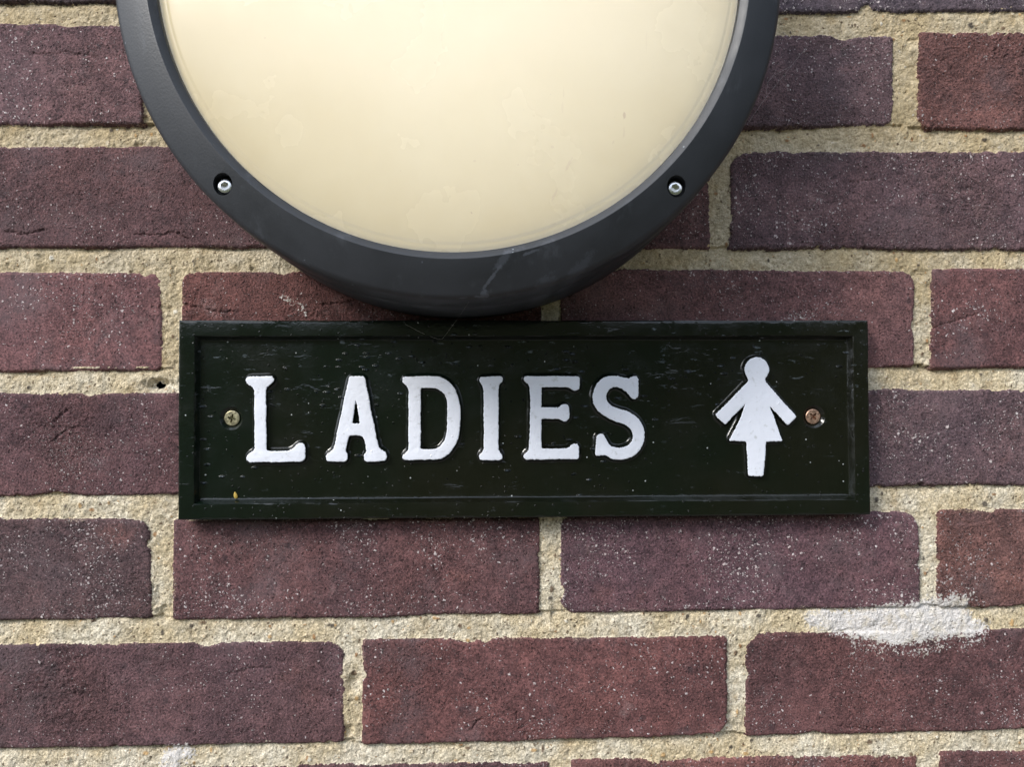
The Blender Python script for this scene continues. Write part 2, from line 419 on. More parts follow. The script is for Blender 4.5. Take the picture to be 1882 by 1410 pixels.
film = np.clip((2.2-DEP+3.0*perlin(X, Z, 18, 34)+1.2*n3)/3.2, 0, 1)*np.clip(.25+1.5*perlin(X, Z, 33, 35), 0, .42)*(DEP > -3)
mort = mort - 3.0*np.clip(DEP-2.2, 0, 5) + paint*.7*(DEP < 2.2)
is_m = np.clip((mort-brick_h)*3.0+.5, 0, 1).astype(np.float32)
H = np.maximum(mort, brick_h) + paint*.10
H = np.maximum(H, -12)
grit *= (np.clip(grit*2.5, 0, 1))*(is_m > .5)
print('wall grid', X.shape)
nv = NX*NZ
co = np.empty((nv+4, 3), np.float32)
co[:nv, 0] = X.ravel()*MM; co[:nv, 1] = -H.ravel()*MM; co[:nv, 2] = Z.ravel()*MM
# edges of the sheet run back 215 mm so that the wall is a solid leaf
ii = np.arange(nv).reshape(NZ, NX)
quads = np.stack([ii[:-1, :-1], ii[:-1, 1:], ii[1:, 1:], ii[1:, :-1]], -1).reshape(-1, 4)
c4 = [(gx[0], gz[0]), (gx[-1], gz[0]), (gx[-1], gz[-1]), (gx[0], gz[-1])]
for k, (a, b) in enumerate(c4): co[nv+k] = (a*MM, .215, b*MM)
loops = [list(map(int, r)) for r in (ii[0, ::-1], ii[:, -1][::-1], ii[-1, :], ii[:, 0])]
ng = [loops[0]+[nv+0, nv+1], loops[1]+[nv+1, nv+2], loops[2]+[nv+2, nv+3], loops[3]+[nv+3, nv+0]]
ng[0] = [nv+0, nv+1]+list(map(int, ii[0, ::-1])); ng[1] = [nv+1, nv+2]+list(map(int, ii[::-1, -1]))
ng[2] = [nv+2, nv+3]+list(map(int, ii[-1, :])); ng[3] = [nv+3, nv+0]+list(map(int, ii[:, 0]))
back = [nv+3, nv+2, nv+1, nv+0]
lv = np.concatenate([quads.ravel()]+[np.array(n_) for n_ in ng]+[np.array(back)]).astype(np.int32)
tot = np.concatenate([np.full(len(quads), 4), [len(n_) for n_ in ng], [4]]).astype(np.int32)
st = np.concatenate([[0], np.cumsum(tot)[:-1]]).astype(np.int32)
me = bpy.data.meshes.new('brick_wall')
me.vertices.add(nv+4); me.vertices.foreach_set('co', co.ravel())
me.loops.add(len(lv)); me.loops.foreach_set('vertex_index', lv)
me.polygons.add(len(tot)); me.polygons.foreach_set('loop_start', st); me.polygons.foreach_set('loop_total', tot)
sm = np.ones(len(tot), bool); sm[-5:] = False
me.polygons.foreach_set('use_smooth', sm)
me.update(calc_edges=True)
def fattr(name, a):
    at = me.attributes.new(name, 'FLOAT', 'POINT'); v = np.zeros(nv+4, np.float32); v[:nv] = a.ravel(); at.data.foreach_set('value', v)
fattr('mortar', is_m); fattr('film', film); fattr('rough', ROUGH); fattr('fleck', SP); fattr('paint', paint); fattr('grit', np.clip(grit*2, 0, 1)); fattr('grit_tone', gritc)
at = me.attributes.new('brick_tint', 'FLOAT_COLOR', 'POINT'); v = np.ones((nv+4, 4), np.float32); v[:nv, :3] = TR.reshape(-1, 3); at.data.foreach_set('color', v.ravel())
del X, Z, TR, n8, n3, n25, n1, edge_n

T = NT('brick_and_mortar')
tint = T.attr('brick_tint')['Color']; mo = T.attr('mortar')['Fac']; fl = T.attr('fleck')['Fac']; pa = T.attr('paint')['Fac']
gr = T.attr('grit')['Fac']; gt = T.attr('grit_tone')['Fac']; fm = T.attr('film')['Fac']; ro = T.attr('rough')['Fac']
big = T.noise(16, 4, .55); mid = T.noise(120, 5, .65); fine = T.noise(900, 3, .7); fine2 = T.noise(1700, 2, .6)
c = T.mix(T.ramp(big, .36, .66), T.mix(1.0, tint, (.80, .85, .88), 'MULTIPLY'), T.mix(1.0, tint, (.98, .95, .90), 'MULTIPLY'))
blo = T.noise(34, 3, .6, v=T.scale(T.tc, 1, (3, 1, 7)))
c = T.mix(T.ramp(blo, .56, .74, 0, .5), c, lin(92, 78, 86))                        # ashy bloom on some faces
c = T.mix(T.ramp(T.noise(22, 3, .6, v=T.scale(T.tc, 1, (9, 4, 2))), .62, .76, 0, .28), c, lin(128, 76, 66))   # redder burnt patches
c = T.mix(1.0, c, T.mix(T.ramp(mid, .32, .68), (.74, .74, .76), (1.30, 1.28, 1.26)), 'MULTIPLY')
c = T.mix(1.0, c, T.mix(T.ramp(fine, .30, .70), (.50, .50, .52), (1.62, 1.58, 1.54)), 'MULTIPLY')
hs = T.n.new('ShaderNodeHueSaturation'); hs.inputs['Saturation'].default_value = .82; T.l.new(c, hs.inputs['Color']); c = T.mix(1.0, hs.outputs[0], (.99, .93, .86), 'MULTIPLY')
gp = T.math('MULTIPLY', T.ramp(T.noise(13, 4, .65, v=T.scale(T.tc, 1, (2, 8, 5))), .52, .70), .55)
c = T.mix(gp, c, lin(98, 84, 87))                                                  # grey firing marks
c = T.mix(T.math('MULTIPLY', T.ramp(T.noise(30, 5, .8, v=T.scale(T.tc, 1, (8, 1, 5))), .56, .72), .42), c, lin(146, 120, 118))   # dusty bloom
c = T.mix(T.math('MULTIPLY', T.ramp(T.noise(70, 5, .8, v=T.scale(T.tc, 1, (1, 4, 9))), .60, .72), .40), c, lin(62, 48, 50))       # soot in the hollows
# quartz flecks in three sizes, clustered
clus = T.ramp(T.noise(24, 3, .6), .38, .66, .12, 1.9)
dens = T.math('MULTIPLY', fl, clus)
dv = T.mix(.5, T.tc, T.noise(700, 1, .5, col=True)); 
wv = T.n.new('ShaderNodeVectorMath'); wv.operation = 'MULTIPLY_ADD'
T.put(wv.inputs[0], T.noise(600, 2, .5, col=True)); wv.inputs[1].default_value = (.0026, .0026, .0026); T.put(wv.inputs[2], T.tc)
WV = wv.outputs[0]
f_all = None
for sc, thr, k, cc in ((240, .27, .22, .95), (410, .36, .55, .95), (700, .50, .70, .75), (1150, .50, .60, .5)):
    d, vc = T.voro(sc, v=WV); s_ = T.sep(vc)
    size = T.math('MULTIPLY', T.math('POWER', s_[0], 2.0), thr)
    on = T.math('LESS_THAN', s_[1], T.math('MULTIPLY', dens, k))
    m = T.math('MULTIPLY', T.ramp(d, size, T.math('MULTIPLY', size, .7), 0, cc), on)
    f_all = m if f_all is None else T.math('MAXIMUM', f_all, m)
flc = T.mix(T.noise(300, 1), lin(165, 140, 138), lin(236, 230, 228))
c = T.mix(f_all, c, flc)
# dark iron spots and pinholes
d, vc = T.voro(150, v=WV); s_ = T.sep(vc)
iron = T.math('MULTIPLY', T.ramp(d, .42, .12), T.math('LESS_THAN', s_[2], .05))
c = T.mix(T.math('MULTIPLY', iron, .55), c, lin(45, 38, 42))
d, vc = T.voro(620, v=WV); s_ = T.sep(vc)
pin = T.math('MULTIPLY', T.ramp(d, .40, .15), T.math('LESS_THAN', s_[0], .22))
c = T.mix(T.math('MULTIPLY', pin, .6), c, lin(38, 22, 24))
# mortar
mc = T.mix(T.ramp(T.noise(26, 4, .6), .35, .65), lin(202, 186, 154), lin(216, 208, 190))
mc = T.mix(T.ramp(T.noise(60, 4, .6, v=T.scale(T.tc, 1, (5, 5, 5))), .54, .72, 0, .6), mc, lin(164, 142, 106))
mc = T.mix(1.0, mc, T.mix(T.ramp(fine, .28, .72), (.62, .60, .56), (1.34, 1.34, 1.34)), 'MULTIPLY')
wz = T.n.new('ShaderNodeSeparateXYZ'); T.l.new(T.tc, wz.inputs[0])
old = T.ramp(T.math('ADD', wz.outputs[2], T.math('MULTIPLY', T.noise(9, 3), .25)), .10, .26)
mc = T.mix(T.math('MULTIPLY', old, .55), mc, lin(174, 154, 116))                   # the older, sandier mortar of the upper joints
mc = T.mix(1.0, mc, T.mix(T.ramp(T.noise(330, 4, .6), .30, .70), (.80, .79, .76), (1.14, 1.14, 1.14)), 'MULTIPLY')
d, vc = T.voro(520, v=WV); s_ = T.sep(vc)
mg = T.math('MULTIPLY', T.ramp(d, .42, .22), T.math('LESS_THAN', s_[0], .17))
mgc = T.mix(T.math('GREATER_THAN', s_[1], .5), lin(90, 68, 48), T.mix(s_[2], lin(222, 214, 196), lin(196, 150, 92)))
mc = T.mix(T.math('MULTIPLY', mg, .75), mc, mgc)
gcol = T.n.new('ShaderNodeValToRGB'); e = gcol.color_ramp; e.interpolation = 'CONSTANT'
e.elements[0].position = 0; e.elements[0].color = (*lin(40, 34, 36), 1); e.elements[1].position = .14; e.elements[1].color = (*lin(98, 74, 56), 1)
for p_, c_ in ((.30, (150, 108, 66)), (.48, (190, 152, 100)), (.66, (206, 192, 165)), (.84, (228, 222, 205))):
    q = e.elements.new(p_); q.color = (*lin(*c_), 1)
T.l.new(gt, gcol.inputs[0])
mc = T.mix(T.math('MULTIPLY', T.ramp(T.noise(40, 5, .75, v=T.scale(T.tc, 1, (6, 2, 1))), .54, .72), .45), mc, lin(140, 128, 108))   # weathered grey dirt
mc = T.mix(T.math('MULTIPLY', gr, .85), mc, gcol.outputs[0])
msharp = T.ramp(T.math('ADD', mo, T.math('MULTIPLY', T.math('SUBTRACT', fine, .5), 1.1)), .34, .66)
fmk = T.math('MULTIPLY', T.ramp(T.math('ADD', fm, T.math('MULTIPLY', T.math('SUBTRACT', fine, .5), 1.2)), .30, .75), .62)
c = T.mix(fmk, c, T.mix(.25, mc, lin(150, 120, 112)))
c = T.mix(msharp, c, mc)
pm = T.ramp(T.math('ADD', pa, T.math('MULTIPLY', T.math('SUBTRACT', T.noise(1000, 3, .7), .5), 1.9)), .34, .66)
c = T.mix(pm, c, T.mix(T.math('MULTIPLY', T.ramp(T.noise(140, 4, .7),   .46, .66), .45), T.mix(fine, lin(200, 194, 188), lin(226, 222, 218)), mc))
hb = T.math('ADD', T.math('MULTIPLY', fine, .6), T.math('MULTIPLY', fine2, .4))
hb = T.math('ADD', hb, T.math('MULTIPLY', f_all, .5)); hb = T.math('SUBTRACT', hb, T.math('MULTIPLY', pin, .8))
hm = T.math('ADD', T.noise(480, 4, .7), T.math('MULTIPLY', mg, .35))
hb = T.math('MULTIPLY', hb, T.math('MINIMUM', ro, 1.8))
nrm = T.bump(hb, .0018, T.math('SUBTRACT', 1.0, msharp)); nrm = T.bump(hm, .0021, msharp, nrm)
T.set(Base_Color=c, Roughness=T.mix(f_all, (.86,)*3, (.45,)*3), Normal=nrm); T.p.inputs['Specular IOR Level'].default_value = .35
wall = link('brick_wall', me, T.m)
tag(wall, 'purple-red brick wall with pale sandy mortar joints behind the round lamp and the LADIES sign', 'wall')

# ================================================================ GROUND (far below the frame; rises behind the viewer to an unseen grassy bank, added to darken the sign's reflection)
bm = bmesh.new()
prof = [(.6, GROUND*MM), (-2.4, GROUND*MM), (-3.2, -1.35), (-5.5, .6), (-7.5, 1.5), (-8.2, 2.1), (-9.5, 2.3), (-12, 2.5), (-60, 2.9), (-220, 2.5)]
xsv = [-220, -120, -70, -45, -30]+[i*.5-22 for i in range(89)]+[30, 45, 70, 120, 220]
gv = [[bm.verts.new((x, y if abs(x) < 100 or y > -3 else y, z)) for x in xsv] for y, z in prof]
for row in gv[4:7]:
    for v in row:
        if abs(v.co.x) < 25: v.co.z += .35*math.sin(v.co.x*1.3)+.3*math.sin(v.co.x*.47+1)+random.uniform(-.3, .35)
gv.insert(0, [bm.verts.new((x, 220, GROUND*MM)) for x in xsv])
for a, b in zip(gv, gv[1:]):
    for i in range(len(xsv)-1): bm.faces.new((a[i], b[i], b[i+1], a[i+1]))
T = NT('paving_and_grass')
yy = T.n.new('ShaderNodeSeparateXYZ'); T.l.new(T.tc, yy.inputs[0])
gc = T.mix(T.noise(3, 5), lin(62, 74, 40), lin(84, 82, 52)); pc = T.mix(T.noise(30, 5), lin(96, 92, 86), lin(128, 122, 114))
T.set(Base_Color=T.mix(T.ramp(yy.outputs[1], -2.7, -2.5), gc, pc), Roughness=.95)
g = obj('ground', bm, T.m); g['kind'] = 'structure'

# ================================================================ LAMP
LX, LZ = -17.0, 209.6
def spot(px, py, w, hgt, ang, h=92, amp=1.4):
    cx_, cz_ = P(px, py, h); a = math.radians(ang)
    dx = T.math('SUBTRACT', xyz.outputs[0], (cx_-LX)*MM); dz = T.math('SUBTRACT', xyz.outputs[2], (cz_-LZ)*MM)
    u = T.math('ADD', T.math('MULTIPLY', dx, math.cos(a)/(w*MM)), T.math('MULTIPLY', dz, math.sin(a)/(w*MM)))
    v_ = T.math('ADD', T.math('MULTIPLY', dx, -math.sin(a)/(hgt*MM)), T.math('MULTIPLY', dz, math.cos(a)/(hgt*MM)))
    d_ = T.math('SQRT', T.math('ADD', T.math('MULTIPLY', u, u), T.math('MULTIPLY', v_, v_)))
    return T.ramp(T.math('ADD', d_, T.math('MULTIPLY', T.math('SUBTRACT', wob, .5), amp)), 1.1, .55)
T = NT('dark_grey_powder_coat')
xyz = T.n.new('ShaderNodeSeparateXYZ'); T.l.new(T.tc, xyz.inputs[0]); wob = T.noise(420, 4, .75)
v1 = T.noise(900, 3, .6); v2 = T.noise(28, 4, .6); sm_ = T.noise(60, 5, .7, v=T.scale(T.tc, (1, 1, .45)))
bc = T.mix(T.ramp(v2, .3, .7), lin(32, 35, 39), lin(42, 45, 50))
bc = T.mix(T.ramp(sm_, .55, .75, 0, .22), bc, lin(104, 108, 116))
d, vc = T.voro(210); s_ = T.sep(vc)
dust = T.math('MULTIPLY', T.ramp(d, .12, .05), T.math('LESS_THAN', s_[0], .05))
bc = T.mix(T.math('MULTIPLY', dust, .6), bc, lin(150, 160, 165))
sm2 = None
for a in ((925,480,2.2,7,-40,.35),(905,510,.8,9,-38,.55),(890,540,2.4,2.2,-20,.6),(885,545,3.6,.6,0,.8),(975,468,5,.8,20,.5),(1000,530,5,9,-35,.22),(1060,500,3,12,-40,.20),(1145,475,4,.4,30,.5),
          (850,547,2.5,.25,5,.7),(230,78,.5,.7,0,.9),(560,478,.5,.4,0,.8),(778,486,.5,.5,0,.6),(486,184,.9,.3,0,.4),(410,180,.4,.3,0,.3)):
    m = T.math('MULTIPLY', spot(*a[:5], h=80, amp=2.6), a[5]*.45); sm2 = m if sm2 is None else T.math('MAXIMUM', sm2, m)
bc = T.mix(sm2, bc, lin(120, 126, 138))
T.set(Base_Color=bc, Roughness=T.ramp(v2, .3, .7, .42, .56), Normal=T.bump(v1, .00025, .38)); T.p.inputs['Specular IOR Level'].default_value = .5
M_coat = T.m

T = NT('opal_diffuser')
xyz = T.n.new('ShaderNodeSeparateXYZ'); T.l.new(T.tc, xyz.inputs[0])
soft = T.noise(14, 3, .6)
base = T.mix(T.ramp(soft, .35, .65), lin(186, 166, 116), lin(192, 174, 128))
wob = T.noise(500, 3, .6)
st_ = None
for a in ((1036,170,.45,2.6,0,.22),(1034,195,.6,3,0,.2),(1046,298,.7,3,-22,.42),(1051,290,.5,2,-22,.3),(1021,352,.6,3.6,-25,.42),(1150,206,.8,1.6,0,.9),(1150,236,.6,2.6,0,.25),(1190,70,.4,6,0,.15),
          (1016,266,.8,.8,0,.4),(872,293,.8,.6,0,.35),(866,385,.35,.6,30,.8),(1130,255,.5,1.2,-20,.3),(953,299,.4,.4,0,.5),(1152,338,.5,.5,0,.3),(485,66,.5,.5,0,.4),(1140,330,.4,.4,0,.3),(735,310,.4,.4,0,.25)):
    m = T.math('MULTIPLY', spot(*a[:5]), a[5]); st_ = m if st_ is None else T.math('MAXIMUM', st_, m)
base = T.mix(st_, base, lin(150, 112, 62))
d, vc = T.voro(260); s_ = T.sep(vc)
sp_ = T.math('MULTIPLY', T.ramp(d, .09, .04), T.math('LESS_THAN', s_[1], .05))
base = T.mix(T.math('MULTIPLY', sp_, .4), base, lin(150, 130, 100))
T.set(Base_Color=base, Roughness=T.mix(T.ramp(T.noise(30, 4), .4, .7), (.22,)*3, (.30,)*3), Normal=T.bump(T.noise(18, 2), .0006, .25))
T.p.inputs['Specular IOR Level'].default_value = .8
tr = T.n.new('ShaderNodeBsdfTranslucent'); tr.inputs['Color'].default_value = (.88, .88, .86, 1)
mx = T.n.new('ShaderNodeMixShader'); mx.inputs[0].default_value = .30
T.l.new(T.p.outputs[0], mx.inputs[1]); T.l.new(tr.outputs[0], mx.inputs[2]); T.l.new(mx.outputs[0], T.out.inputs['Surface'])
M_opal = T.m

T = NT('bright_steel'); T.set(Base_Color=(.78, .78, .78), Metallic=1.0, Roughness=.24); M_steel = T.m
T = NT('white_reflector'); T.set(Base_Color=(.85, .85, .82), Roughness=.6); M_refl = T.m

lamp = empty('wall_lamp', (LX*MM, 0, LZ*MM))
tag(lamp, 'big round wall lamp with dark grey rim and cream opal cover above the LADIES sign', 'lamp')
hous = obj('housing', lathe([(0, 2), (152, 2), (152, 1), (161.2, 1), (161.4, 20), (161.1, 22), (161.4, 24), (161.3, 51), (160.2, 52.5), (160.2, 56), (137, 56), (135, 54), (133, 10), (0, 10)], 0, 0, 288, closed=False), [M_coat], lamp)
# the inside of the tray is white
hous.data.materials.append(M_refl)
for p in hous.data.polygons:
    c_ = p.center
    if math.hypot(c_.x, c_.z) < .1352 and -c_.y > .009: p.material_index = 1
sharp(hous, 40)
bez = obj('bezel', lathe([(138.9, 81.0), (139.0, 84.3), (139.5, 84.8), (141.9, 86.6), (142.5, 86.85), (143.2, 86.7), (158.2, 80.1), (159.4, 79.3), (160.3, 78.0), (160.7, 76.6), (161.1, 66), (161.5, 57.5), (160.9, 56.4), (138.9, 56.4)], 0, 0, 288), [M_coat], lamp)
SCR = [R(a) for a in (-45.0, -135.0, 45.0, 135.0)]
rs = 151.2
circ = lambda r, n=32, a0=0: [(r*math.cos(2*math.pi*i/n+a0), r*math.sin(2*math.pi*i/n+a0)) for i in range(n)]
cs = []
for a in SCR: cs.append(lathe([(0, 95), (5.0, 95), (4.9, 77.0), (0, 77.0)], rs*math.cos(a), rs*math.sin(a), 40, closed=False))
cut(bez, cs)
sharp(bez, 32)
sc0 = None
for k, a in enumerate(SCR):
    if sc0 is None:
        sc0 = obj('screw', lathe([(0, 76.5), (3.6, 76.5), (3.6, 79.7), (3.3, 80.3), (2.9, 80.5), (0, 80.5)], 0, 0, 40, closed=False), [M_steel], bez)
        cut(sc0, [prism(circ(2.05, 6, .3), 77.3, 82)])
        sharp(sc0, 30); o = sc0
    else:
        o = sc0.copy(); COL.objects.link(o); o.parent = bez
    o.location = (rs*math.cos(a)*MM, 0, rs*math.sin(a)*MM); o.rotation_euler = (0, k*.7, 0)
dome = [(138.7, 81.2), (138.3, 82.2), (135.6, 82.5), (135.1, 82.7), (134.4, 83.2), (133.6, 83.6)]
for i in range(1, 26):
    r_ = 133.6*(1-i/25); dome.append((r_, 83.6 + 12.5*(1-(r_/133.6)**2.3)))
dif = obj('diffuser', lathe(dome, 0, 0, 256, closed=False), [M_opal], lamp)
ld = bpy.data.lights.new('lamp_light', 'AREA'); ld.shape = 'DISK'; ld.size = .21; ld.energy = .23; ld.color = (1.0, .99, 1.0)
lo_ = bpy.data.objects.new('lamp_light', ld); COL.objects.link(lo_); lo_.parent = lamp; lo_.location = (.005, -.016, .0); lo_.rotation_euler = (R(90), 0, 0)

# ================================================================ SIGN
T = NT('dark_green_gloss_paint')
xs_ = T.n.new('ShaderNodeSeparateXYZ'); T.l.new(T.tc, xs_.inputs[0])
str_v = T.scale(T.tc, (70, 70, 210))
n_st = T.noise(1, 4, .6, v=str_v, dist=.4)
n_w = T.noise(38, 2, .5); n_f = T.noise(420, 3, .6)
hgt = T.math('ADD', T.math('MULTIPLY', T.ramp(n_st, .58, .84), T.math('MULTIPLY', T.ramp(T.noise(20, 2), .42, .62), .55)), T.math('ADD', T.math('MULTIPLY', n_w, 1.0), T.math('MULTIPLY', n_f, .26)))
d1, vc1 = T.voro(300, v=T.scale(T.tc, (1, 1, 1.3))); s1 = T.sep(vc1)
nib = T.math('MULTIPLY', T.ramp(d1, .20, .04), T.math('LESS_THAN', s1[0], .30))
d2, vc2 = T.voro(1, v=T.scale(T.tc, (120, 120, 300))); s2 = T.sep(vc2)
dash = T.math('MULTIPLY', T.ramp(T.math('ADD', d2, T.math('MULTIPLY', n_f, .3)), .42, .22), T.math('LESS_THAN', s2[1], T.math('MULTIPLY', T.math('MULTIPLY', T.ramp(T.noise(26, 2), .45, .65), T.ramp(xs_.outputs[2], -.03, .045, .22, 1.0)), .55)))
vr = T.noise(1, 4, .6, v=T.scale(T.tc, (330, 60, 75)), dist=.3)
rt_ = T.ramp(xs_.outputs[0], .09, .17)
hgt = T.math('ADD', T.math('MULTIPLY', hgt, T.math('SUBTRACT', 1.0, T.math('MULTIPLY', rt_, .7))), T.math('MULTIPLY', T.math('MULTIPLY', vr, rt_), .75))
nr = T.bump(hgt, .0009, .55); nr = T.bump(T.math('ADD', nib, T.math('MULTIPLY', dash, 1.0)), .0010, 1.0, nr)
gcol_ = T.mix(T.ramp(T.noise(9, 3), .35, .65), lin(9, 19, 13), lin(18, 19, 12))
xyz = T.n.new('ShaderNodeSeparateXYZ'); T.l.new(T.tc, xyz.inputs[0])
chip_glint = T.ramp(T.noise(1, 5, .7, v=T.scale(T.tc, (110, 110, 330), (3, 0, 1))), .62, .72)
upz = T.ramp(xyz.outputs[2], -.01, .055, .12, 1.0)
gcol_ = T.mix(T.math('MULTIPLY', T.math('MULTIPLY', dash, T.ramp(n_f, .42, .6)), .40), gcol_, lin(112, 126, 140))  # sky glints on the dashes, painted in as pale blue-grey
gcol_ = T.mix(T.math('MULTIPLY', T.math('MULTIPLY', chip_glint, upz), .6), gcol_, lin(120, 130, 138))  # pale chips together with painted highlight streaks, denser towards the top
d3, vc3 = T.voro(420); s3 = T.sep(vc3)
wsp = T.math('MULTIPLY', T.ramp(d3, .22, .10), T.math('LESS_THAN', s3[0], .02))
gcol_ = T.mix(T.math('MULTIPLY', wsp, .8), gcol_, lin(190, 195, 195))
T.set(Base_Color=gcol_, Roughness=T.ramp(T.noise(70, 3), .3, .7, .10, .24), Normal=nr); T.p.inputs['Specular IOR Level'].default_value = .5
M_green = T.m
T = NT('white_gloss_paint')
d1, vc1 = T.voro(420); s1 = T.sep(vc1)
nib = T.math('MULTIPLY', T.ramp(d1, .30, .05), T.math('LESS_THAN', s1[0], .10))
nr = T.bump(T.math('ADD', T.noise(330, 2, .5), T.math('MULTIPLY', T.noise(90, 2), 1.5)), .0008, .32); nr = T.bump(nib, .0005, .5, nr)
T.set(Base_Color=T.mix(T.ramp(T.noise(260, 4, .7), .58, .72, 0, .7), lin(222, 225, 234), lin(182, 184, 186)), Roughness=.36, Normal=nr)
M_white = T.m

HB = 1.2                     # the plate's back stands this far off the brick
HF = HB+10.5                 # frame face
HFL = HB+6.0                 # sunk floor
sc_ = [P(328, 588.5, HF), P(1596, 588.5, HF), P(1601, 947, HF), P(326, 957, HF)]
cxs, czs = sum(p[0] for p in sc_)/4, sum(p[1] for p in sc_)/4
sign = empty('toilet_sign', (cxs*MM, 0, czs*MM))
tag(sign, 'dark green cast metal sign with raised white LADIES lettering and woman symbol', 'sign')
loc = lambda p: (p[0]-cxs, p[1]-czs)
cor = [loc(p) for p in sc_]
def inset(c4, d):
    out = []
    for k in range(4):
        p = Vector(c4[k]); a = (Vector(c4[(k+1) % 4])-p).normalized(); b = (Vector(c4[k-1])-p).normalized()
        out.append(p + (a+b)*d)
    return out
def dense(c4, stp, jit):
    pts = []
    for k in range(4):
        a, b = Vector(c4[k]), Vector(c4[(k+1) % 4]); n = max(2, int(round((SIDE[k])/stp)))
        for i in range(n):
            t = i/n; pts.append(a.lerp(b, t))
    return pts
SIDE = [(Vector(cor[(k+1) % 4])-Vector(cor[k])).length for k in range(4)]
bm = bmesh.new(); rings = []
PROFILE = [(0.6, HB), (.25, HB+1), (0, HF-1.4), (.25, HF-.5), (.9, HF-.08), (1.8, HF), (8.0, HF), (8.7, HF-.06), (9.0, HF-.35), (10.3, HFL+.9), (10.8, HFL+.25), (11.4, HFL+.02), (12.9, HFL), (13.6, HFL)]
for ri, (d, h) in enumerate(PROFILE):
    pts = dense(inset(cor, d), 2.2, 0); ring = []
    for i, p in enumerate(pts):
        j = .07 if 1 < ri < 10 else 0
        w = math.sin(i*.37+ri)*.05+math.sin(i*.11+ri*.3)*.08
        ring.append(bm.verts.new(((p.x+random.uniform(-j, j)+w)*MM, -(h+random.uniform(-j, j)*.5)*MM, (p.y+random.uniform(-j, j)+w)*MM)))
    rings.append(ring)
for a, b in zip(rings, rings[1:]):
    n = len(a)
    for i in range(n): bm.faces.new((a[i], a[(i+1) % n], b[(i+1) % n], b[i]))
bm.faces.new(rings[-1]); bm.faces.new(rings[0][::-1])
bmesh.ops.recalc_face_normals(bm, faces=bm.faces)
plate = obj('plate', bm, [M_green], sign)
SS = [loc(P(425, 769, HFL)), loc(P(1496, 766, HFL))]
cut(plate, [lathe([(0, HFL+3), (7.0, HFL+3), (6.6, HFL+.05), (6.1, HFL-.3), (4.6, HFL-1.9), (4.4, HFL-4), (0, HFL-4)], x, z, 40, closed=False) for x, z in SS])
sharp(plate, 26)
def cross(r, w):
    pts = []
    for k in range(4):
        a = k*math.pi/2
        for (u, v) in ((w, w), (w, r) if False else (r, w), (r, -w)): pass
    base_ = [(w, w*1.0), (w*.9, r), (-w*.9, r), (-w, w), (-r, w*.9), (-r, -w*.9), (-w, -w), (-w*.9, -r), (w*.9, -r), (w, -w), (r, -w*.9), (r, w*.9)]
    return base_
for k, ((x, z), colr, nm) in enumerate(zip(SS, ((.52, .47, .30), (.60, .38, .27)), ('dull brass screw head beside the letter L', 'coppery screw head right of the woman symbol'))):
    T = NT('screw_metal'); T.set(Base_Color=T.mix(T.ramp(T.noise(900, 3), .35, .65), tuple(q*.45 for q in colr), tuple(q*.95 for q in colr)), Metallic=.75, Roughness=.38, Normal=T.bump(T.noise(1200, 2), .0002, .5))
    o = obj('screw', lathe([(0, HFL-5), (1.8, HFL-5), (4.35, HFL-1.6), (4.3, HFL-1.25), (3.9, HFL-1.0), (0, HFL-.9)], 0, 0, 40, closed=False), [T.m], sign)
    cut(o, [prism(cross(2.3, .55), HFL-3.6, HFL+1), prism([(q[0]*math.cos(.785)-q[1]*math.sin(.785), q[0]*math.sin(.785)+q[1]*math.cos(.785)) for q in cross(1.6, .25)], HFL-1.5, HFL+1)])
    sharp(o, 30); o.location = (x*MM, 0, z*MM); o.rotation_euler = (0, .25+.5*k, 0); o['label'] = nm

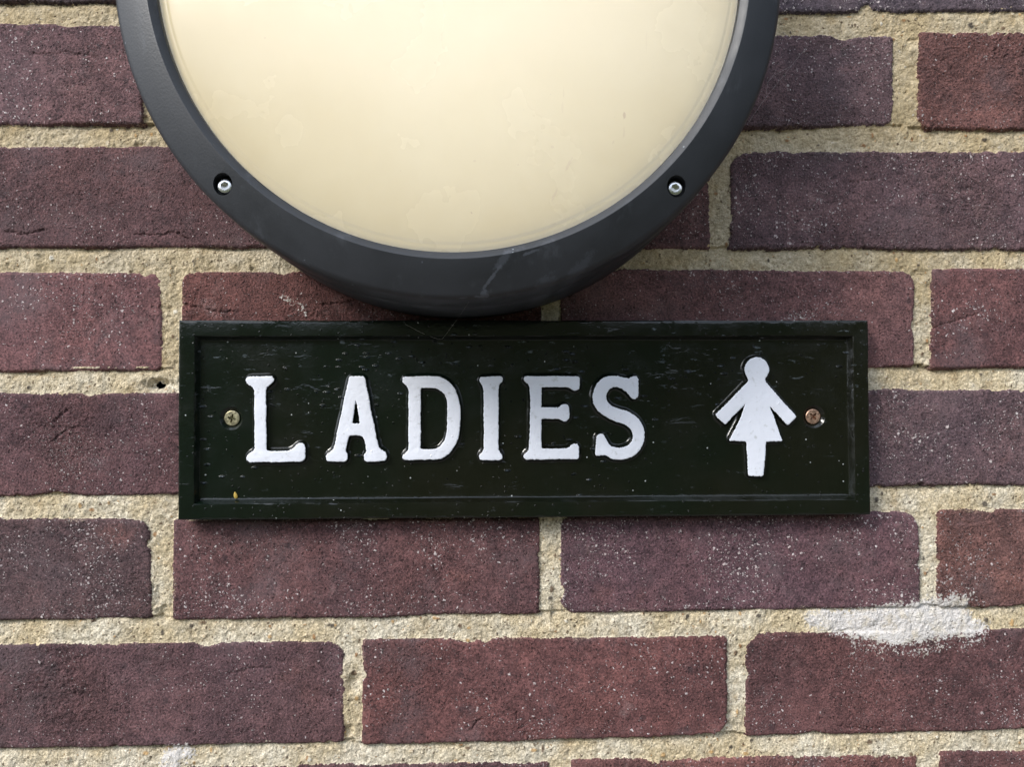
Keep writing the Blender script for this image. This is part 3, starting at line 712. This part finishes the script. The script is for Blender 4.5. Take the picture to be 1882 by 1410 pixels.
# ---- raised letters
F = 3.524
def z1(p, ox): return (ox + p[0]/F, 560 + p[1]/F)
GL = {
 'L': (300, [[(545,468),(705,464),(716,478),(714,500),(690,517),(672,532),(664,560),(668,942),(680,950),(810,948),(845,932),(872,902),(900,898),(916,915),(918,1000),(900,1018),(560,1022),(540,1005),(538,985),(560,965),(580,955),(592,930),(590,560),(580,535),(548,515),(533,492)]]),
 'A': (300, [[(1205,466),(1300,464),(1306,472),(1322,560),(1352,720),(1385,880),(1398,930),(1440,960),(1449,985),(1440,1012),(1318,1018),(1302,1005),(1302,975),(1318,955),(1312,920),(1300,866),(1290,850),(1215,848),(1200,858),(1190,900),(1180,945),(1193,975),(1195,1000),(1180,1016),(1065,1018),(1054,1000),(1058,972),(1090,950),(1105,930),(1120,860),(1160,680),(1190,530)],
             [(1248,612),(1262,690),(1276,770),(1222,772),(1236,690)]]),
 'D': (750, [[(-30,468),(170,464),(230,478),(290,530),(325,600),(338,690),(335,800),(318,880),(280,950),(230,990),(180,1003),(-20,1008),(-34,995),(-32,975),(-5,955),(3,930),(4,560),(-5,530),(-28,512),(-35,490)],
             [(82,540),(170,540),(215,558),(245,600),(255,680),(252,800),(240,870),(205,920),(160,938),(80,938)]]),
 'I': (750, [[(465,470),(600,464),(612,475),(612,498),(590,515),(585,540),(585,930),(592,955),(610,975),(610,998),(598,1008),(470,1008),(459,995),(462,972),(482,955),(492,930),(490,560),(480,520),(462,495)]]),
 'E': (750, [[(755,464),(1104,464),(1110,470),(1108,545),(1090,558),(1068,555),(1052,540),(1030,534),(864,534),(862,668),(975,666),(992,650),(1020,644),(1040,655),(1046,690),(1042,735),(1025,758),(1000,752),(980,740),(862,740),(864,936),(1030,932),(1055,915),(1075,902),(1098,902),(1106,920),(1104,1000),(760,1004),(748,995),(750,972),(775,955),(785,930),(792,700),(790,545),(780,515),(752,495),(746,478)]]),
 'S': (750, [[(1475,466),(1488,475),(1492,560),(1488,600),(1470,612),(1445,606),(1432,585),(1405,560),(1370,537),(1340,532),(1303,548),(1283,590),(1290,630),(1330,662),(1420,692),(1490,740),(1525,800),(1530,870),(1510,930),(1460,980),(1385,1004),(1320,1000),(1275,975),(1250,978),(1218,980),(1214,960),(1222,850),(1245,838),(1270,840),(1282,870),(1310,915),(1370,930),(1430,910),(1455,870),(1450,820),(1410,780),(1330,750),(1250,705),(1205,650),(1197,590),(1215,530),(1260,480),(1330,462),(1390,470),(1430,480),(1450,468)]]),
}
hd = [(850+79*math.cos(a), 420+79*math.sin(a)) for a in [R(t) for t in range(52, -233, -12)]]
GL['W'] = (1150, [[(905,498)]+hd+[(795,498),(581,716),(645,778),(778,638),(752,720),(670,884),(783,886),(787,960),(796,1110),(893,1112),(905,960),(910,888),(1015,884),(975,770),(932,655),(1050,782),(1107,728),(1000,608)]])
CURVY = {'D': None, 'S': None}
def resample(pts, smooth):
    """dense outline in mm; long straight runs stay straight, short runs are rounded"""
    n = len(pts); out = []
    for i in range(n):
        p0, p1, p2, p3 = (Vector(pts[(i+k-1) % n]) for k in range(4))
        L = (p2-p1).length; m = max(1, int(L/.55))
        for k in range(m):
            t = k/m
            if smooth and L < 14:
                u_ = (p2-p1).normalized()
                t1 = (p2-p0).normalized() if (p1-p0).normalized().dot(u_) > .55 else u_
                t2 = (p3-p1).normalized() if (p3-p2).normalized().dot(u_) > .55 else u_
                a_, b_ = t*t*t, t*t
                q = (2*a_-3*b_+1)*p1 + (a_-2*b_+t)*L*t1 + (-2*a_+3*b_)*p2 + (a_-b_)*L*t2
                lnr = p1.lerp(p2, t); q = lnr.lerp(q, smooth)
            else: q = p1.lerp(p2, t)
            out.append(q)
    for _ in range(2): out = [(out[i-1]+out[i]*2+out[(i+1) % len(out)])/4 for i in range(len(out))]
    return out
def offs(pts, d, sgn):
    n = len(pts); o = []
    for i in range(n):
        t = (pts[(i+1) % n]-pts[i-1]); t = t.normalized() if t.length > 1e-6 else Vector((1, 0))
        o.append(pts[i]+Vector((t.y, -t.x))*d*sgn)
    return o
def relax(pts, k):
    for _ in range(k): pts = [(pts[i-1]+pts[i]*2+pts[(i+1) % len(pts)])/4 for i in range(len(pts))]
    return pts
def area(p): return sum(p[i-1].x*p[i].y-p[i].x*p[i-1].y for i in range(len(p)))/2
for ch, (ox, paths) in GL.items():
    top_h = HFL+2.9; bm = bmesh.new(); rings_all = []; caps = []
    for pi_, path in enumerate(paths):
        pts = [Vector(loc(P(*z1(p, ox), top_h))) for p in path]
        pts = resample(pts, {'S': 1.0, 'D': 1.0, 'W': .35}.get(ch, .45))
        sgn = 1 if area(pts) > 0 else -1
        if pi_: sgn = -sgn                      # outward means away from the paint
        n = len(pts); ph = random.uniform(0, 9)
        pts = [p+Vector((math.sin(i*.23+ph)*.08+random.gauss(0, .11), math.cos(i*.19+ph)*.08+random.gauss(0, .11))) for i, p in enumerate(pts)]
        fl_ = 1.5 if not pi_ else .9
        spec = [(fl_+.8, HFL-.12, 8), (fl_+.35, HFL+.10, 7), (fl_-.1, HFL+.36, 6), (fl_*.55, HFL+.85, 4), (.42, HFL+1.7, 2), (.24, top_h-.55, 1), (.08, top_h-.20, 0), (-.22, top_h-.03, 0), (-.5, top_h, 0)]
        rg = [[bm.verts.new((q.x*MM, -h*MM, q.y*MM)) for q in relax(offs(pts, d, sgn), rx)] for d, h, rx in spec]
        for k, (a, b) in enumerate(zip(rg, rg[1:])):
            for i in range(n):
                f = bm.faces.new((a[i], a[(i+1) % n], b[(i+1) % n], b[i])); f.material_index = 1 if k >= 6 else 0
        caps.append(rg[-1])
    flat = [v for c_ in caps for v in c_]
    for tri in tessellate_polygon([[Vector((v.co.x, v.co.z, 0)) for v in c_] for c_ in caps]):
        try: f = bm.faces.new([flat[i] for i in tri]); f.material_index = 1
        except ValueError: pass
    bmesh.ops.recalc_face_normals(bm, faces=bm.faces)
    ups = sum(f.normal.y for f in bm.faces if f.material_index == 1)
    if ups > 0: bmesh.ops.reverse_faces(bm, faces=bm.faces)
    o = obj('woman_symbol' if ch == 'W' else 'letter', bm, [M_green, M_white], sign)
    o['label'] = 'raised white figure of a woman in a skirt' if ch == 'W' else 'raised white letter ' + ch
    sharp(o, 60)

# ================================================================ small things
T = NT('dry_husk'); T.set(Base_Color=T.mix(T.noise(900, 3), lin(150, 120, 40), lin(190, 165, 80)), Roughness=.7); M_h = T.m
x, z = P(433.5, 910.5, HFL)
bm = bmesh.new(); bmesh.ops.create_uvsphere(bm, u_segments=16, v_segments=10, radius=1)
for v in bm.verts:
    k = v.co.z
    v.co = Vector((v.co.x*.00105*(1-.35*k), v.co.y*.0006, k*.0020))
hk = obj('seed_husk', bm, M_h); hk.location = (x*MM, -(HFL+.5)*MM, z*MM); hk.rotation_euler = (0, R(-14), 0)
tag(hk, 'tiny yellow seed husk stuck in the bottom left corner of the sunk sign panel', 'seed')

T = NT('spider_silk'); T.set(Base_Color=(.62, .60, .56), Roughness=.4); M_s = T.m
def silk(name, pts, r, label):
    cu = bpy.data.curves.new(name, 'CURVE'); cu.dimensions = '3D'; cu.bevel_depth = r*MM; cu.bevel_resolution = 1
    for path in pts:
        sp = cu.splines.new('POLY'); sp.points.add(len(path)-1)
        for k, (px, py, h) in enumerate(path):
            x, z = P(px, py, h); sp.points[k].co = (x*MM, -h*MM, z*MM, 1)
    tmp = bpy.data.objects.new('tmp', cu); COL.objects.link(tmp)
    bpy.context.view_layer.update()
    me_ = bpy.data.meshes.new_from_object(tmp.evaluated_get(bpy.context.evaluated_depsgraph_get()))
    bpy.data.objects.remove(tmp); me_.name = name
    o = link(name, me_, M_s); return tag(o, label, 'cobweb', 'spider threads')
silk('cobweb_thread', [[(866, 549, 76), (845, 580, 50), (821, 613, HF+.4), (812, 624, HF-1), (800, 622, HF-1), (775, 612, HF+.3), (745, 596, HF+.3)]], .030,
     'fine spider thread hanging from the lamp rim onto the top of the sign')
silk('cobweb_thread', [[(1373, 228, 40), (1408, 178, 20), (1455, 120, 2), (1484, 84, 1.4)], [(1408, 178, 20), (1411, 150, 14), (1422, 138, 8), (1455, 120, 2)]], .026,
     'fine spider thread across the brick right of the lamp rim')
